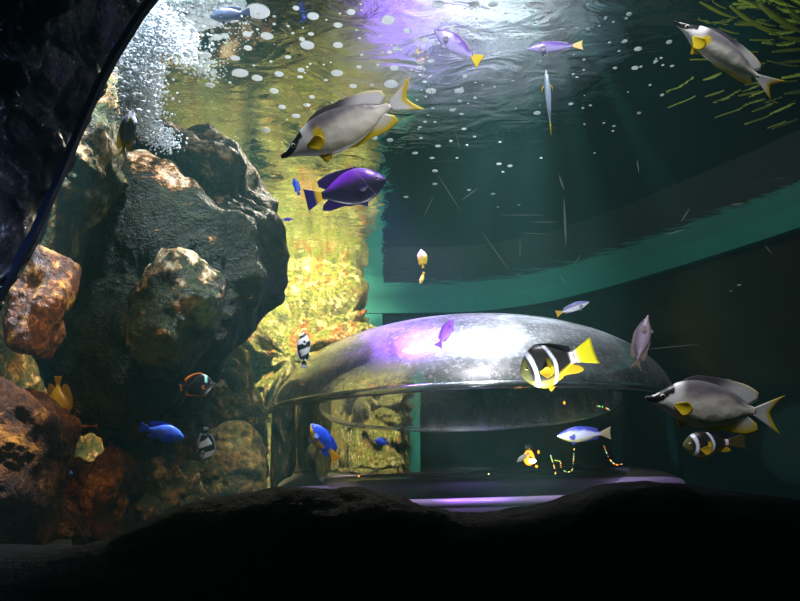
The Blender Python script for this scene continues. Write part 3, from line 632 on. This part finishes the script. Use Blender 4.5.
def rank_labels(items, head):
    """one label per item: its nearest landmark and its rank in distance from it among items of the same kind"""
    out = [None] * len(items)
    for m_, mx_, my_ in MARKS:
        order = sorted(range(len(items)), key=lambda i: math.hypot(items[i][0] - mx_, items[i][1] - my_))
        for r_, i in enumerate(order):
            d_ = math.hypot(items[i][0] - mx_, items[i][1] - my_)
            if r_ < 20 and (out[i] is None or (r_, d_) < out[i][:2]): out[i] = (r_, d_, head + ' ' + ORD[r_] + ' to ' + m_)
    return [o_[2] if o_ else None for o_ in out]
big = [b_ for b_ in BUB if b_[2] >= 9]; mid = [b_ for b_ in BUB if 5 <= b_[2] < 9]
LB = dict(zip([b_[:2] for b_ in big], rank_labels(big, 'large flattened white bubble'))); LB.update(zip([b_[:2] for b_ in mid], rank_labels(mid, 'medium white bubble')))
for k, (x, y, wpx) in enumerate(BUB):
    p = pZ(x, y, H); o = bpy.data.objects.new('air_bubble', me_b); C.objects.link(o)
    dist = p.dot(Vector((0, CP, SP))); s = wpx / F * dist
    o.location = (p.x, p.y, H - .0005); o.scale = (s, s * rnd.uniform(.8, 1.1), s * .8); o.rotation_euler = (0, 0, rnd.uniform(-.3, .3))
    if wpx >= 9: tag(o, LB.get((x, y)) or 'large flattened white air bubble clinging under the water surface', 'bubble', 'large bubbles under the surface')
    elif wpx >= 5: tag(o, LB.get((x, y)) or 'medium white air bubble clinging under the water surface', 'bubble', 'medium bubbles under the surface')
    else: tag(o, 'tiny white air bubble speck under the water surface', 'bubble', 'tiny bubbles under the surface')
for x, y, wp, lab in ((739, 285, 4, 'lone pale bubble, larger of the pair in the dark right of the teal beam'), (731, 291, 3, 'lone pale bubble, smaller of the pair in the dark right of the teal beam')):
    p = pD(x, y, 2.0); o = bpy.data.objects.new('air_bubble', me_b); C.objects.link(o); s = wp / F * 2.0; o.location = p; o.scale = (s, s, s * 1.5); tag(o, lab, 'bubble')

def froth(name, label, spots, seed):
    """one uncountable mass of fine bubbles"""
    r = random.Random(seed); vs = []; fs = []
    t = bmesh.new(); bmesh.ops.create_icosphere(t, subdivisions=1, radius=1); tv = [v.co.copy() for v in t.verts]; tf = [tuple(v.index for v in f.verts) for f in t.faces]; t.free()
    for (x0, y0, x1, y1, wpx, n, depth, smin, smax) in spots:
        for _ in range(n):
            q = r.random(); x = lerp(x0, x1, q) + r.gauss(0, wpx / 2.5); y = lerp(y0, y1, q) + r.gauss(0, wpx / 4)
            if depth is None: p = pZ(x, y, H - .006 - abs(r.gauss(0, .006)))
            else: p = pD(x, y, depth + r.gauss(0, .08)); p.z = min(p.z, H - .01)
            if x < 118 - (y - 40) * .2: continue
            s = r.uniform(smin, smax) * (1 + 1.5 * r.random() ** 6); b = len(vs)
            sq = .5 if depth is None else 1
            vs += [p + Vector((v.x * s, v.y * s, v.z * s * sq)) for v in tv]; fs += [tuple(b + k for k in f) for f in tf]
    return tag(mesh_obj(name, vs, fs, M_BUB), label, 'froth', kind='stuff')
froth('bubble_froth', 'fine white froth rising and spreading below the surface at the left window edge',
      [(146, 20, 138, 120, 24, 9000, 1.5, .001, .0026), (128, 40, 128, 100, 10, 900, 1.5, .0012, .0028), (142, 10, 180, 50, 30, 2500, 1.5, .001, .0028), (130, 115, 170, 145, 22, 900, 1.5, .001, .0025)], 2)
froth('surface_froth', 'white froth streaks spread flat under the surface at the top left',
      [(150, 42, 182, 25, 18, 2200, None, .004, .009), (180, 26, 234, 8, 13, 2600, None, .004, .010), (172, 46, 188, 52, 12, 500, None, .002, .006), (150, 14, 215, 0, 14, 900, None, .002, .005), (180, 60, 215, 75, 18, 200, None, .0015, .004), (190, 58, 250, 20, 40, 120, None, .001, .003)], 3)

# ------------------------------------------------------------------ streaked surface reflections at the right, built as solid strips
m_reflection = plain('green_reflection', (.35, .42, .03), .4)
def streak_strip(x0, y0, ln, ang, wpx, dz):
    Z = H - .03 - dz; a = pZ(x0, y0, Z); b = pZ(x0 + ln * math.cos(ang), y0 - ln * math.sin(ang), Z)
    vs = []; fs = []; n = 14; d = (b - a); sd = Vector((-d.y, d.x, 0)).normalized(); L = d.length
    wdt = wpx / F * a.length * .75
    for i in range(n + 1):
        q = i / n; p = a + d * q; hw = wdt * (math.sin(math.pi * min(1, q * .9 + .08)) ** .7) + .0004
        bend = .06 * L * math.sin(q * 3); zz = .02 * L * math.sin(q * 5)
        for s, tz in ((-1, 0), (0, .0025), (1, 0), (0, -.0015)):
            vs.append(p - a + sd * (hw * s + bend) + Vector((0, 0, tz + zz)))
    for i in range(n):
        for k in range(4): fs.append((i*4+k, i*4+(k+1) % 4, (i+1)*4+(k+1) % 4, (i+1)*4+k))
    fs += [(3, 2, 1, 0), tuple(n*4 + k for k in range(4))]
    o = mesh_obj('reflection_strip', vs, fs, m_reflection); o.location = a
    tag(o, 'slender yellow-green surface reflection built as a strip at the top right', 'seaweed', 'reflection streaks under the surface')
wr = random.Random(9); STREAKS = []
for x, y, ln, an, wd in [(730, 6, 60, -28, 3), (760, 4, 50, -30, 4), (735, 24, 28, 2, 4), (780, 26, 40, -8, 3), (780, 37, 40, -4, 3.5), (772, 52, 40, 8, 3.5), (779, 63, 30, 8, 3), (772, 129, 28, 22, 3), (752, 112, 22, 22, 2.5), (784, 94, 30, 10, 4), (738, 96, 22, 14, 3), (705, 97, 20, 20, 2.5), (745, 85, 26, 12, 2.5), (700, 2, 40, -22, 2), (690, 60, 26, 5, 1.5), (668, 108, 30, 25, 1.5), (715, 118, 30, 22, 1.5), (790, 10, 40, -30, 3), (750, 40, 24, 2, 2), (715, 40, 22, 4, 1.5)]:
    streak_strip(x, y, ln, R(an), wd, 0)
for _ in range(14):
    x = wr.uniform(690, 800); y = wr.uniform(0, 135); streak_strip(x, y, wr.uniform(14, 38), R(lerp(-28, 24, y / 135) + wr.uniform(-5, 5)), wr.uniform(.8, 2.2), wr.uniform(0, .04))

MARKS = [('the diving rabbitfish tail', 779, 91), ('the diving rabbitfish snout', 674, 21), ('the diving rabbitfish belly fin', 745, 80)]
bl = [o_ for o_ in C.objects if o_.name.startswith('reflection_strip')]
def to_px(v):
    d_ = v.y * CP + v.z * SP; return (400 + F * v.x / d_, 300.5 - F * (-v.y * SP + v.z * CP) / d_)
for o_, t_ in zip(bl, rank_labels([to_px(o_.location) for o_ in bl], 'yellow-green reflection built as strip, its near end')):
    if t_: o_['label'] = t_

# ------------------------------------------------------------------ lights seen inside the dome
def bulb_mesh(name, r, mat, parent, loc, sz=1.0):
    b2 = bmesh.new(); bmesh.ops.create_icosphere(b2, subdivisions=2, radius=r); me = bpy.data.meshes.new(name)
    for vv in b2.verts: vv.co.z *= sz
    b2.to_mesh(me); b2.free(); me.materials.append(mat); o = bpy.data.objects.new(name, me); C.objects.link(o); o.parent = parent; o.location = loc; return o
def tube(name, pts, r, mat, parent):
    vs = []; fs = []; ns = 6
    for i, p in enumerate(pts):
        d = (Vector(pts[min(i+1, len(pts)-1)]) - Vector(pts[max(i-1, 0)])).normalized(); a = d.orthogonal().normalized(); b = d.cross(a)
        for k in range(ns): vs.append(Vector(p) + (a * math.cos(2*math.pi*k/ns) + b * math.sin(2*math.pi*k/ns)) * r)
    for i in range(len(pts) - 1):
        for k in range(ns): fs.append((i*ns+k, i*ns+(k+1) % ns, (i+1)*ns+(k+1) % ns, (i+1)*ns+k))
    return mesh_obj(name, vs, fs, mat, parent)
m_wire = plain('wire', (.01, .02, .01), .6)
EM = {c: plain('bulb_' + c, v, .3, emit=v, es=e) for c, v, e in (('amber', (1, .36, .02), 2.6), ('green', (.1, 1, .3), 1.6), ('yellow', (1, .75, .15), 2), ('red', (1, .12, .04), 1.5), ('white', (1, .8, .35), 5), ('cyan', (.3, .9, .9), 1.5))}
def garland(label, pix, Y, seed):
    base = pY(*pix[0], Y); root = bpy.data.objects.new('string_light', None); C.objects.link(root); root.location = base
    tag(root, label, 'string lights', 'coloured light strings in the dome')
    tab = [(i, *p) for i, p in enumerate(pix)]; n = int(len(pix) * 5); pts = [pY(*interp(tab, k * (len(pix) - 1) / n), Y) - base for k in range(n + 1)]
    tube('wire', pts, .0012, m_wire, root); r = random.Random(seed)
    for k, p in enumerate(pts):
        if r.random() < .75: bulb_mesh('bulb', r.uniform(.0013, .0026), EM[r.choice(['green', 'yellow', 'red', 'amber', 'cyan'])], root, p, 1.3)
DY = 2.45
garland('string of small coloured lights hanging in a loop behind the dome wall', [(566, 460), (572, 462), (573, 470), (579, 478), (586, 476), (587, 462), (588, 448)], DY, 1)
garland('string of small coloured lights trailing down near the right edge of the dome', [(622, 440), (627, 452), (633, 462), (640, 468), (648, 467)], DY, 2)
garland('thin row of small warm lights high at the right edge of the dome', [(616, 403), (624, 404), (632, 407)], DY, 4)
garland('short string of small yellow lights left of the hanging loop', [(561, 455), (564, 465), (567, 478), (567, 482)], DY, 5)
def lamp(label, x, y, Y, r, mat, energy=0, col=(1, .5, .1)):
    root = bpy.data.objects.new('glow_lamp', None); C.objects.link(root); root.location = pY(x, y, Y); tag(root, label, 'lamp')
    bulb_mesh('bulb', r, mat, root, (0, 0, 0), 1.5); v, f = lathe([(r * .5, r * 1.3), (r * .7, r * 1.35), (r * .6, r * 2.2), (.0005, r * 2.3)], 20); mesh_obj('socket', v, f, m_wire, root)
    if energy:
        l = bpy.data.lights.new('glow', 'POINT'); l.energy = energy; l.color = col; l.shadow_soft_size = r; o = bpy.data.objects.new('glow', l); C.objects.link(o); o.location = root.location + Vector((0, -.04, 0))
lamp('bright amber lamp glowing behind the dome wall', 538, 461, DY, .008, EM['white'], 1.0)
lamp('orange glow of the bright amber lamp, built as a larger bulb behind it', 537, 458, DY + .03, .022, EM['amber'])  # glowing ball added for the halo around the bright lamp
lamp('small amber lamp at the lower right of the bright amber lamp', 545, 469, DY, .005, EM['amber'])
lamp('small amber lamp at the upper right of the bright amber lamp', 547, 451, DY, .004, EM['amber'])
lamp('small warm lamp at the foot of the dome, left side', 349, 480, DY, .003, EM['amber'])
lamp('small green-white lamp at the foot of the dome, middle', 491, 480, DY, .0025, EM['white'])
lamp('thin yellow lamp under the dome seam, right of the clownfish', 577, 400, DY, .004, EM['amber'])

# ------------------------------------------------------------------ scratches on the viewing pane
def scratches():
    m, n, l, b = nt('scratch'); b.inputs['Base Color'].default_value = (.9, .95, .95, 1); b.inputs['Roughness'].default_value = .6; b.inputs['Alpha'].default_value = .3
    vs = []; fs = []
    def sc(x0, y0, x1, y1, wpx):
        a, c = Vector((x0, y0)), Vector((x1, y1)); d = (c - a).normalized(); nn = Vector((-d.y, d.x)) * wpx / 2; b0 = len(vs)
        for q in (0, .25, .5, .75, 1):
            for s in (-1, 1):
                p = a.lerp(c, q) + nn * s * math.sin(math.pi * (q * .9 + .05)); vs.append(pD(p.x, p.y, 1.12))
        for k in range(4): fs.append((b0+2*k, b0+2*k+1, b0+2*k+3, b0+2*k+2))
    for q in [(254,32,262,45,1), (312,38,333,69,1.1), (290,80,315,119,1.1), (338,151,386,206,1.1), (403,65,412,86,1), (420,64,439,110,1), (400,120,416,126,1), (438,175,460,210,1), (482,232,511,273,1), (462,200,478,188,1.2), (423,218,434,195,1), (559,175,564,190,1.6), (564,199,566,246,2.2), (520,240,520,258,1), (573,265,582,254,1), (730,205,745,203,1.2), (681,222,690,208,1), (666,235,685,229,1), (528,28,529,50,1), (637,160,639,173,1), (308,277,320,245,1), (640,350,700,344,1), (765,245,772,254,1), (420,290,434,282,1), (560,275,566,284,1), (460,150,455,130,.8), (500,215,545,215,.8), (530,222,560,222,.8), (520,233,548,234,.8)]:
        sc(*q)
    tag(mesh_obj('pane_scratches', vs, fs, m, smooth=False), 'fine pale scratches on the clear viewing pane', 'scratches', kind='stuff')
scratches()
